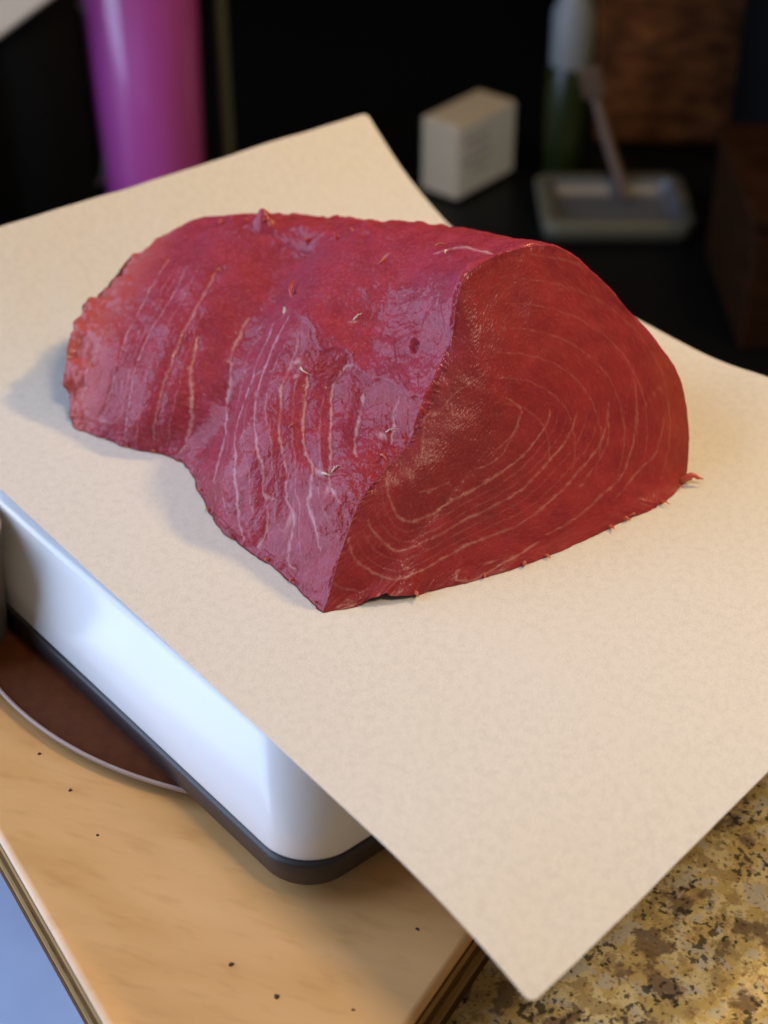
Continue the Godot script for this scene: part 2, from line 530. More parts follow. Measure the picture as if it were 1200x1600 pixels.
# ------------------------------------------------------------------ the setting
func setting() -> void:
	# granite slab: its left side runs under the plywood board
	var p := round_poly([Vector2(0.06, -0.20), Vector2(-0.02, -0.335), Vector2(-0.26, -0.73), Vector2(-0.26, -0.80), Vector2(0.9, -0.80), Vector2(0.9, -0.20)], 0.01)
	p.reverse()
	var st := mb()
	slab(st, p, -0.138, -0.108, 0.003)
	struct("granite_counter", st, M.granite)
	st = mb()
	add_box(st, Vector3(0.30, -0.375, -1.85), Vector3(2.6, 0.03, 1.30), Basis(), 0.003)
	struct("sideboard_top", st, M.black_gloss)
	st = mb()
	add_box(st, Vector3(0.30, -0.70, -1.92), Vector3(2.5, 0.62, 1.14))
	struct("sideboard", st, M.black)
	st = mb()
	add_box(st, Vector3(0.42, -0.575, -0.50), Vector3(0.9, 0.87, 0.52))
	struct("counter_cabinet", st, M_simple(Color(0.05, 0.045, 0.04), 0.6))
	st = mb()
	add_box(st, Vector3(0.3, 0.2, -2.53), Vector3(4.2, 2.4, 0.05))
	struct("back_wall", st, M.black)
	st = mb()
	add_box(st, Vector3(0, -1.03, -0.5), Vector3(5, 0.04, 5))
	var fm := StandardMaterial3D.new()
	fm.albedo_texture = noise_tex(noise(51, 0.02, 4), 512, [0.0, 1.0], [lin(0.37, 0.47, 0.69), lin(0.41, 0.52, 0.74)])
	fm.uv1_triplanar = true
	fm.uv1_scale = Vector3.ONE * 1.5
	fm.roughness = 0.6
	struct("floor", st, fm)


func slab(st: SurfaceTool, p: Array, y0: float, y1: float, r: float) -> void:
	var rings := [at_y(inset(p, r * 0.6), y0), at_y(p, y0 + r * 0.6)]
	for k in 5:
		var a := PI / 2 * k / 4.0
		rings.append(at_y(inset(p, r * (1.0 - cos(a))), y1 - r + r * sin(a)))
	rings_mesh(st, rings, true, true, 0)


# ------------------------------------------------------------------ the board
func plywood_board() -> void:
	var t := thing("plywood_board", "varnished plywood board with striped edge plies under the scale, overhanging the granite", "board", Vector3(0, -0.108, 0))
	var p := round_poly([Vector2(-0.044, -0.281), Vector2(0.140, -0.591), Vector2(0.05, -0.76), Vector2(-0.26, -0.82), Vector2(-0.33, -0.748)], 0.014)
	var n := 7
	var rng := RandomNumberGenerator.new()
	rng.seed = 5
	var th := 0.035 / n
	for k in n:
		var st := mb()
		var ins := 0.0004 + rng.randf() * 0.0009
		if k == n - 1:
			top_ply(st, p, k * th, (k + 1) * th)
			part("ply_layer", st, M.wood_top, t)
		else:
			var q := inset(p, ins)
			rings_mesh(st, [at_y(q, k * th + 0.0001), at_y(q, (k + 1) * th - 0.0001)], true, true, -1)
			part("ply_layer", st, M["ply%d" % [1, 0, 2, 1, 0, 1][k]], t)
	# dark specks burnt and pressed into the varnish
	var spots := [Vector3(-0.0386, -0.3819, 0.0012), Vector3(-0.0559, -0.3962, 0.0010), Vector3(-0.1285, -0.4845, 0.0010), Vector3(-0.1138, -0.4598, 0.0006), Vector3(0.0125, -0.4126, 0.0008), Vector3(-0.0110, -0.3761, 0.0006), Vector3(-0.1447, -0.5057, 0.0008)]
	for s in spots:
		var st := mb()
		var r := []
		var r2 := []
		for k in 9:
			var a := -TAU * k / 9
			var q: float = s.z * (0.65 + rng.randf() * 0.7)
			r.append(Vector3(s.x + cos(a) * q * 1.25, 0.0348, s.y + sin(a) * q * 0.9))
			r2.append(Vector3(s.x + cos(a) * q * 0.7, 0.0355, s.y + sin(a) * q * 0.55))
		rings_mesh(st, [r, r2], true, true, -1)
		part("dark_speck", st, M_simple(Color(0.05, 0.018, 0.008), 0.6), t)


func top_ply(st: SurfaceTool, p: Array, y0: float, y1: float) -> void:
	# the top ply with an eased edge; the texture runs with the grain, in metres
	var r := 0.0026
	var rings := [at_y(inset(p, 0.0003), y0)]
	for k in 6:
		var a := PI / 2 * k / 5.0
		rings.append(at_y(inset(p, r * (1.0 - cos(a))), y1 - r + r * sin(a)))
	st.set_smooth_group(0)
	var g := Vector2(0.93, 0.36).normalized()
	var put := func(v: Vector3) -> void:
		st.set_uv(Vector2(v.x * g.x + v.z * g.y, -v.x * g.y + v.z * g.x) + Vector2(v.y, v.y))
		st.set_uv2(Vector2(v.x * g.x + v.z * g.y, -v.x * g.y + v.z * g.x))
		st.add_vertex(v)
	var n: int = p.size()
	for i in rings.size() - 1:
		for k in n:
			var k2 := (k + 1) % n
			for v in [rings[i][k], rings[i + 1][k], rings[i + 1][k2], rings[i][k], rings[i + 1][k2], rings[i][k2]]:
				put.call(v)
	st.set_smooth_group(-1)
	var c := Vector3(-0.07, y1, -0.56)
	for k in n:
		var k2 := (k + 1) % n
		for v in [c, rings[-1][k2], rings[-1][k]]:
			put.call(v)
	for k in n:
		var k2 := (k + 1) % n
		for v in [Vector3(c.x, y0, c.z), rings[0][k], rings[0][k2]]:
			put.call(v)


# ------------------------------------------------------------------ the tray
func serving_tray() -> void:
	var t := thing("round_tray", "dark red-brown round tray with a thin pale rim beneath the white scale", "tray", Vector3(-0.0285, -0.073, -0.642))
	var st := mb()
	add_lathe(st, Vector3.ZERO, [Vector2(0.12, 0.0003), Vector2(0.125, 0.0003), Vector2(0.13, 0.005), Vector2(0.172, 0.0060), Vector2(0.172, 0.0082), Vector2(0.10, 0.0082)], 160)
	var m := StandardMaterial3D.new()
	m.albedo_texture = noise_tex(noise(61, 0.03, 4), 512, [0.0, 0.5, 1.0], [lin(0.055, 0.015, 0.005), lin(0.08, 0.023, 0.007), lin(0.10, 0.031, 0.010)])
	m.uv1_triplanar = true
	m.uv1_scale = Vector3.ONE * 9.0
	m.roughness = 0.7
	m.metallic_specular = 0.2
	part("tray_plate", st, m, t)
	st = mb()
	var pr := []
	for k in 13:
		var a := TAU * k / 12.0
		pr.append(Vector2(0.1732 + cos(a) * 0.0009, 0.0078 + sin(a) * 0.0012))
	pr.reverse()
	add_lathe(st, Vector3.ZERO, pr, 160, false, false)
	part("rim", st, M_simple(Color(0.30, 0.215, 0.18), 0.4), t)


# ------------------------------------------------------------------ the scale
func kitchen_scale() -> void:
	var ang := atan2(0.65, 0.76)
	var t := thing("kitchen_scale", "glossy white kitchen scale with a dark grey base under the paper", "kitchen scale", Vector3(-0.0088, -0.064, -0.605), ang)
	var hx := 0.14
	var hz := 0.13
	var st := mb()
	var rings := []
	for q in [[0.0050, 0.0], [0.0016, 0.0008], [0.0004, 0.0024], [0.0, 0.0115], [0.0006, 0.0128], [0.0022, 0.0130]]:
		rings.append(rounded_rect(hx - q[0], hz - q[0], 0.021 - q[0], q[1], 14))
	rings_mesh(st, rings, true, true, 0)
	part("base", st, M.grey_plastic, t)
	st = mb()
	rings = []
	for q in [[0.0032, 0.0126], [0.0014, 0.0131], [0.0012, 0.0142], [0.0030, 0.024], [0.0058, 0.038], [0.0088, 0.050], [0.0099, 0.0565], [0.0106, 0.0580], [0.0125, 0.0589], [0.0160, 0.0592]]:
		rings.append(rounded_rect(hx - q[0], hz - q[0], 0.0215 + q[0] * 0.6, q[1], 14))
	rings_mesh(st, rings, true, true, 0)
	part("body", st, M.white_plastic, t)
	st = mb()
	rings = []
	for q in [[0.018, 0.0591], [0.016, 0.0600], [0.016, 0.0622], [0.017, 0.0630]]:
		rings.append(rounded_rect(hx - q[0], hz - q[0], 0.03, q[1], 10))
	rings_mesh(st, rings, true, true, 0)
	part("weighing_platform", st, M_simple(Color(0.7, 0.7, 0.7), 0.25), t)
	for s in [[-1, -1], [1, -1], [1, 1], [-1, 1]]:
		st = mb()
		add_lathe(st, Vector3(s[0] * 0.085, -0.0008, s[1] * 0.075), [Vector2(0.010, 0.0), Vector2(0.011, 0.0004), Vector2(0.011, 0.0016)], 20)
		part("foot", st, M.grey_plastic, t)


# ------------------------------------------------------------------ the paper
func paper_height(w: float, t: float) -> float:
	# w: 0 on the left edge, 1 on the right; t: 0 at the front, 1 at the back
	var h := 0.0006
	h -= 0.011 * pow(maxf(0.0, 1.0 - t / 0.16), 2.0) * (1.0 - 0.75 * smoothstep(0.0, 0.5, w))
	h -= 0.020 * smoothstep(0.72, 1.0, w) * smoothstep(0.25, 0.06, t)
	h += 0.007 * exp(-pow((t - 0.29) / 0.07, 2.0)) * smoothstep(0.80, 1.0, w)
	h += 0.038 * pow(maxf(0.0, (t - 0.82) / 0.18), 1.7)
	h -= 0.005 * exp(-pow((t - 0.80) / 0.07, 2.0)) * smoothstep(0.55, 1.0, w)
	return h


func paper_sheet() -> void:
	var nw := 120
	var ntt := 190
	var A := Vector2(0.046, -0.330)
	var B := Vector2(0.272, -0.567)
	var C := Vector2(-0.010, -0.919)
	var D := Vector2(-0.266, -0.716)
	var soft := noise(71, 9.0, 3)
	var top := []
	var uv := []
	for j in ntt + 1:
		for i in nw + 1:
			var w := float(i) / nw
			var t := float(j) / ntt
			# the two front corners and the back ones are slightly rounded
			var rx := 0.010
			var rt := 0.006
			var dw := minf(w, 1.0 - w)
			var dt := minf(t, 1.0 - t)
			if dw < rx and dt < rt:
				var k := Vector2((rx - dw) / rx, (rt - dt) / rt)
				var m := maxf(k.x, k.y)
				if k.length() > 0.001:
					k *= m / k.length()
				dw = rx - k.x * rx
				dt = rt - k.y * rt
				w = dw if w < 0.5 else 1.0 - dw
				t = dt if t < 0.5 else 1.0 - dt
			var p := A.lerp(B, w).lerp(D.lerp(C, w), t)
			var y := paper_height(w, t)
			var free := clampf(absf(y - 0.0006) * 120.0, 0.0, 1.0)
			var wave := soft.get_noise_2d(p.x * 1.0, p.y * 1.0) * (0.0003 + 0.0014 * free)
			top.append(Vector3(p.x, maxf(y + wave, 0.0002 if free < 0.02 else -1.0), p.y))
			uv.append(Vector2(w * 0.33, t * 0.51))
	var st := mb()
	st.set_smooth_group(0)
	var put := func(i: int, below: bool) -> void:
		st.set_uv(uv[i])
		st.set_uv2(uv[i] * 6.0)
		st.add_vertex(top[i] - Vector3(0, 0.00028 if below else 0.0, 0))
	var R := nw + 1
	for j in ntt:
		for i in nw:
			var a := j * R + i
			for k in [a, a + R, a + R + 1, a, a + R + 1, a + 1]:
				put.call(k, false)
	for j in ntt:
		for i in nw:
			var a := j * R + i
			for k in [a, a + R + 1, a + R, a, a + 1, a + R + 1]:
				put.call(k, true)
	st.set_smooth_group(-1)
	var edge := []
	for i in nw:
		edge.append([i, i + 1])
		edge.append([ntt * R + i + 1, ntt * R + i])
	for j in ntt:
		edge.append([(j + 1) * R, j * R])
		edge.append([j * R + nw, (j + 1) * R + nw])
	for e in edge:
		put.call(e[0], false); put.call(e[1], false); put.call(e[1], true)
		put.call(e[0], false); put.call(e[1], true); put.call(e[0], true)
	st.generate_normals()
	var o := part_mesh("butcher_paper", st.commit(), M.paper, self)
	o.set_meta("label", "large speckled beige sheet of butcher paper lying under the tuna")
	o.set_meta("category", "paper")


# ------------------------------------------------------------------ the tuna
const NU := 560       # along the loin
const NV := 430       # across the near flank, up to the crest
const NB := 60        # down the far side
const NR := 230       # bottom rim of the cut
const NK := 250       # rings of the cut
var G := PackedVector3Array()       # flank, final positions
var Gn := PackedVector3Array()
var rim_hi := PackedVector3Array()
var rim_off := PackedVector3Array()   # how far each point of the rim was moved from its smooth place
var n_fine: FastNoiseLite
var n_mid: FastNoiseLite
var n_big: FastNoiseLite
var n_tone: FastNoiseLite
var n_patch: FastNoiseLite
var n_grain: FastNoiseLite


func vv(j: int) -> float:
	return 0.52 * j / NV if j <= NV else 0.52 + 0.48 * float(j - NV) / NB


func spline(p: Array, x: float) -> Vector3:
	var n := p.size() - 1
	var i := clampi(int(x), 0, n - 1)
	return p[i].cubic_interpolate(p[i + 1], p[maxi(i - 1, 0)], p[mini(i + 2, n)], x - i)


func polyline(flat: Array) -> Array:
	var out := []
	for i in flat.size() / 2:
		out.append(Vector3(flat[i * 2], flat[i * 2 + 1], 0))
	return out


func between(a: Array, b: Array, share: float) -> Array:
	var p := polyline(a)
	var q := polyline(b)
	var out := []
	for k in 9:
		var f := k / 8.0
		out.append(spline(p, f * (p.size() - 1)).lerp(spline(q, f * (q.size() - 1)), share))
	return out


func splat(map: PackedFloat32Array, W: int, H: int, path: Array, scale: Vector2, offset: Vector2, width: float, strength: float, seed_: int) -> PackedFloat32Array:
	# draws a wavering line, now thicker and now thinner, into a map of cells
	var nn := noise(seed_, 1.0, 3)
	var total := 0.0
	for i in path.size() - 1:
		total += Vector2((path[i + 1].x - path[i].x) * scale.x, (path[i + 1].y - path[i].y) * scale.y).length()
	var steps := int(total * 1.6) + 2
	for s in steps + 1:
		var f := float(s) / steps
		var q := spline(path, f * (path.size() - 1))
		var along := f * total
		var x := (q.x - offset.x) * scale.x + nn.get_noise_2d(along * 0.035, 5.0) * 2.4 + nn.get_noise_2d(along * 0.16, 9.0) * 1.4
		var y := (q.y - offset.y) * scale.y + nn.get_noise_2d(along * 0.035, 55.0) * 2.0
		var r := width * (0.75 + 0.8 * nn.get_noise_2d(along * 0.09, 77.0))
		r = maxf(r, 0.45) * (1.0 - 0.5 * smoothstep(0.85, 1.0, f)) * (0.5 + 0.5 * smoothstep(0.0, 0.12, f))
		var a := strength * clampf(0.80 + 1.0 * nn.get_noise_2d(along * 0.045, 33.0), 0.35, 1.0)
		var e := int(ceil(r * 2.2))
		for yy in range(maxi(int(y) - e, 0), mini(int(y) + e + 1, H)):
			for xx in range(maxi(int(x) - e, 0), mini(int(x) + e + 1, W)):
				var d2 := (xx - x) * (xx - x) + (yy - y) * (yy - y)
				var v := a * exp(-d2 / (r * r))
				if v > map[yy * W + xx]:
					map[yy * W + xx] = v
	return map


func blob(map: PackedFloat32Array, W: int, H: int, x: float, y: float, rx: float, ry: float, a: float) -> PackedFloat32Array:
	for yy in range(maxi(int(y - ry * 2), 0), mini(int(y + ry * 2) + 1, H)):
		for xx in range(maxi(int(x - rx * 2), 0), mini(int(x + rx * 2) + 1, W)):
			var v := a * exp(-pow((xx - x) / rx, 2) - pow((yy - y) / ry, 2))
			if v > map[yy * W + xx]:
				map[yy * W + xx] = v
	return map


func rim_shift(p: Vector3) -> Vector3:
	# the same unevenness for every face that meets at the rim of the cut
	var d := n_mid.get_noise_3dv(p * 0.45) * 0.0009 + n_mid.get_noise_3dv(p * 1.2) * 0.00022
	return Vector3(-0.25, 0.6, 0.5) * d * clampf(p.y * 120.0, 0.0, 1.0)


func rim_tear(p: Vector3) -> Vector3:
	# small torn fibres right at the rim
	var d := maxf(0.0, n_mid.get_noise_3dv(p * 2.1)) * 0.0013 + n_fine.get_noise_3dv(p * 0.55) * 0.00035
	return Vector3(-0.05, 0.75, 0.65) * d * clampf(p.y * 80.0, 0.0, 1.0)


func tuna() -> void:
	n_fine = noise(101, 900.0, 2)
	n_mid = noise(102, 190.0, 3)
	n_big = noise(103, 42.0, 3)
	n_tone = noise(104, 75.0, 4)
	n_patch = noise(105, 160.0, 4)
	n_grain = noise(106, 430.0, 2)
	var t := thing("tuna_block", "raw red tuna loin block with pale seams, resting on the beige paper", "fish", Vector3.ZERO)
	flank(t)
	cut_end(t)
	shreds(t)


func flank(t: Node3D) -> void:
	var W := NU + 1
	var rows := NV + NB + 1
	# pale seams
	var map := PackedFloat32Array()
	map.resize(W * (NV + 1))
	var furrow := PackedFloat32Array()   # the flesh sinks a little towards each seam
	furrow.resize(W * (NV + 1))
	for k in SEAMS.size():
		if k < 15:
			furrow = splat(furrow, W, NV + 1, polyline(SEAMS[k]), Vector2(NU, NV / 0.52), Vector2(0.004, 0.0), 8.0, 1.0, 200 + k)
		map = splat(map, W, NV + 1, polyline(SEAMS[k]), Vector2(NU, NV / 0.52), Vector2.ZERO, 1.9 if k != 15 else 2.4, 1.0 if k > 4 else 0.8, 200 + k)
	for pair in [[5, 7, 0.5], [7, 8, 0.5], [8, 10, 0.5], [10, 11, 0.45], [11, 12, 0.5], [3, 4, 0.5], [2, 3, 0.5], [2, 3, 0.75], [4, 6, 0.5]]:   # fainter ones between
		map = splat(map, W, NV + 1, between(SEAMS[pair[0]], SEAMS[pair[1]], pair[2]), Vector2(NU, NV / 0.52), Vector2.ZERO, 1.1, 0.42, 260 + pair[0] * 3 + pair[1])
	for b in [[0.311, 0.245, 5.0, 2.5, 0.9], [0.302, 0.228, 3.0, 2.4, 0.9], [0.122, 0.105, 9.0, 2.6, 0.9], [0.064, 0.185, 5.0, 3.0, 0.8], [0.381, 0.190, 5.0, 3.0, 0.7], [0.253, 0.422, 1.8, 7.0, 0.7], [0.436, 0.174, 2.5, 2.5, 0.9], [0.411, 0.301, 2.0, 6.0, 0.9], [0.222, 0.286, 5.0, 1.6, 0.6], [0.81, 0.06, 14.0, 5.0, 0.55], [0.155, 0.055, 3.0, 8.0, 0.8], [0.09, 0.095, 3.0, 4.0, 0.7]]:
		map = blob(map, W, NV + 1, b[0] * NU, b[1] * NV / 0.52, b[2], b[3], b[4])
	# skin before its relief
	var net := []
	for r in NET:
		var line := []
		for j in rows:
			line.append(spline(r, vv(j) * 10.0))
		net.append(line)
	var P := PackedVector3Array()
	P.resize(W * rows)
	for j in rows:
		for i in W:
			var x := 6.0 * i / NU
			var k := mini(int(x), 5)
			P[j * W + i] = net[k][j].cubic_interpolate(net[k + 1][j], net[maxi(k - 1, 0)][j], net[mini(k + 2, 6)][j], x - k)
	var N := grid_normals(P, W, rows, false)
	# the raised sheet of flesh near the top of the cut, as a curve across the flank
	var edge := [Vector2(0.0, 0.247), Vector2(0.05, 0.240), Vector2(0.114, 0.236), Vector2(0.167, 0.228), Vector2(0.244, 0.256), Vector2(0.286, 0.276), Vector2(0.33, 0.292), Vector2(0.42, 0.315), Vector2(1.0, 0.50)]
	var col := PackedColorArray()
	col.resize(W * rows)
	G = PackedVector3Array()
	G.resize(W * rows)
	for j in rows:
		var v := vv(j)
		for i in W:
			var u := float(i) / NU
			var id := j * W + i
			var p := P[id]
			var n := N[id]
			var seam := map[id] if j <= NV else 0.0
			var big := n_big.get_noise_3dv(p)
			var mid := n_mid.get_noise_3dv(p)
			var fine := n_fine.get_noise_3dv(p)
			var tone := n_tone.get_noise_3dv(p)
			var pt := n_patch.get_noise_3dv(p)
			# raised sheet
			var ev := 0.5
			for k in edge.size() - 1:
				if u >= edge[k].x and u <= edge[k + 1].x:
					ev = lerpf(edge[k].y, edge[k + 1].y, (u - edge[k].x) / (edge[k + 1].x - edge[k].x))
			var dv := v - ev - big * 0.012 - n_tone.get_noise_3dv(p * 0.8) * 0.006
			var sheet := smoothstep(-0.003, 0.002, dv) * smoothstep(0.46, 0.36, u)
			# a torn strip below it
			var tear := smoothstep(0.35, 0.6, pt + 0.55 - absf(dv + 0.02) * 22.0) * smoothstep(0.4, 0.3, u) * smoothstep(0.004, -0.002, dv)
			# rough torn flesh along the edge of the cut
			var ragged := smoothstep(0.11, 0.02, u) * smoothstep(0.03, 0.08, v) * smoothstep(0.26, 0.17, v)
			var d := big * 0.0012 + mid * (0.00007 + 0.0008 * ragged) + fine * (0.00010 + 0.0001 * ragged)
			var grain := n_grain.get_noise_3dv(p)
			d += grain * 0.00014
			if j <= NV:
				d -= furrow[id] * 0.0008
			d += seam * 0.00022 + sheet * 0.0010 - tear * 0.0003
			# flakes between the seams, each lifting a little towards the cut
			d += (pt * 0.5 + 0.5) * 0.0002 * smoothstep(0.0, 0.3, pt)
			# a slit near the crest
			var sl := Vector2((u - 0.413) / 0.016, (v - 0.337) / 0.0035).length()
			d -= 0.004 * smoothstep(1.0, 0.3, sl)
			var sl2 := Vector2((u - 0.081) / 0.009, (v - 0.286) / 0.010).length()
			d -= 0.0022 * smoothstep(1.0, 0.3, sl2)
			# lumps of the torn far end
			var end := smoothstep(0.84, 1.0, u)
			d += end * (n_big.get_noise_3dv(p * 1.3 + Vector3(3, 1, 2)) * 0.006)
			# the crest is ragged
			d += smoothstep(0.40, 0.5, v) * smoothstep(0.25, 0.4, u) * smoothstep(0.8, 0.6, u) * maxf(0.0, n_mid.get_noise_3dv(p * 0.4 + Vector3(7, 7, 7))) * 0.0035
			# the valley left of the middle, the lobes beside it, the fold where the upper sheet ends
			var arch := smoothstep(0.0, 0.10, v) * smoothstep(0.56, 0.46, v)
			d += arch * (-0.0105 * exp(-pow((u - 0.480) / 0.070, 2.0)) + 0.0026 * exp(-pow((u - 0.66) / 0.07, 2.0)) + 0.0010 * exp(-pow((u - 0.36) / 0.06, 2.0)))
			d += 0.0024 * exp(-pow(dv / 0.035, 2.0)) * smoothstep(0.40, 0.26, u)
			# the flap that stands up on the crest
			d += 0.0065 * exp(-pow((u - 0.585) / 0.018, 2.0) - pow((v - 0.495) / 0.020, 2.0))
			d *= smoothstep(0.0, 0.012, u) * clampf(p.y * 200.0, 0.1, 1.0)
			var q := p + n * d + rim_shift(p) * smoothstep(0.035, 0.0, u)
			if u < 0.012:
				q += rim_tear(p) * smoothstep(0.012, 0.0, u)
			q.y = maxf(q.y, 0.0009)
			if p.y < 0.004:   # the foot of the flank: frayed
				q += Vector3(-0.7, 0, 0.7) * n_mid.get_noise_3dv(p * 0.45) * 0.0016
			G[id] = q
			if i == 0:
				rim_off.append(q - p)
				rim_hi.append(rim_tear(p))
			var c := Vector3(0.245, 0.016, 0.035)  # bluish red: part of the door's violet sheen is mixed into this colour
			c = c.lerp(Vector3(0.31, 0.025, 0.049), clampf(0.5 + tone * 1.1, 0.0, 1.0))
			c = c.lerp(Vector3(0.26, 0.013, 0.016), 0.85 * maxf(tear, ragged))
			c = c.lerp(Vector3(0.25, 0.015, 0.022), 0.7 * smoothstep(0.10, 0.45, pt) * (1.0 - sheet))
			c = c.lerp(Vector3(0.44, 0.085, 0.070), 0.8 * smoothstep(0.78, 0.95, u))
			c = c.lerp(Vector3(0.42, 0.10, 0.11), clampf(maxf(fine, grain) * 0.9 - 0.15, 0.0, 0.3))
			c = c.lerp(Vector3(0.50, 0.24, 0.26), clampf(seam * 0.95, 0.0, 0.85))
			col[id] = Color(c.x, c.y, c.z)
	Gn = grid_normals(G, W, rows, false)
	# the far end, closed by a fan, and the underside
	var verts := G.duplicate()
	var norms := Gn.duplicate()
	var idx := grid_index(W, rows)
	var mid_end := Vector3()
	for j in rows:
		mid_end += G[j * W + NU]
	mid_end = mid_end / rows + Vector3(-0.006, 0.0, -0.004)
	var first := verts.size()
	var steps := 24
	for s in range(1, steps + 1):
		for j in rows:
			var e := G[j * W + NU]
			var f := float(s) / steps
			var q := e.lerp(mid_end, f)
			q += Vector3(-0.75, 0.15, -0.25) * (0.004 * sin(f * PI * 0.5) + n_mid.get_noise_3dv(q) * 0.0015 * minf(1.0, f * 6.0))
			q.y = maxf(q.y, 0.0009)
			verts.append(q)
			col.append(Color(0.38, 0.07, 0.055))
			norms.append(Vector3(-0.9, 0.2, -0.3).normalized())
	for s in steps:
		for j in rows - 1:
			var a := first + (s - 1) * rows + j if s > 0 else j * W + NU
			var b := first + (s - 1) * rows + j + 1 if s > 0 else (j + 1) * W + NU
			var c := first + s * rows + j
			var d := first + s * rows + j + 1
			idx.append_array(PackedInt32Array([a, d, c, a, b, d]))
	var o := part_mesh("flesh", arrays(verts, norms, col, idx), M.flesh0, t)
	o.set_meta("label", "long flank crossed by pale seams")


func grid_index(W: int, rows: int) -> PackedInt32Array:
	var idx := PackedInt32Array()
	idx.resize((W - 1) * (rows - 1) * 6)
	var k := 0
	for j in rows - 1:
		for i in W - 1:
			var a := j * W + i
			idx[k] = a; idx[k + 1] = a + 1; idx[k + 2] = a + W + 1
			idx[k + 3] = a; idx[k + 4] = a + W + 1; idx[k + 5] = a + W
			k += 6
	return idx


func grid_normals(P: PackedVector3Array, W: int, rows: int, flip: bool) -> PackedVector3Array:
	var N := PackedVector3Array()
	N.resize(W * rows)
	for j in rows:
		var ja := maxi(j - 1, 0) * W
		var jb := mini(j + 1, rows - 1) * W
		for i in W:
			var du := P[j * W + mini(i + 1, W - 1)] - P[j * W + maxi(i - 1, 0)]
			var dv := P[jb + i] - P[ja + i]
			var n := dv.cross(du) if not flip else du.cross(dv)
			N[j * W + i] = n.normalized()
	return N


func arrays(v: PackedVector3Array, n: PackedVector3Array, c: PackedColorArray, idx: PackedInt32Array) -> ArrayMesh:
	var a := []
	a.resize(Mesh.ARRAY_MAX)
	a[Mesh.ARRAY_VERTEX] = v
	a[Mesh.ARRAY_NORMAL] = n
	a[Mesh.ARRAY_COLOR] = c
	a[Mesh.ARRAY_INDEX] = idx
	var m := ArrayMesh.new()
	m.add_surface_from_arrays(Mesh.PRIMITIVE_TRIANGLES, a)
	return m


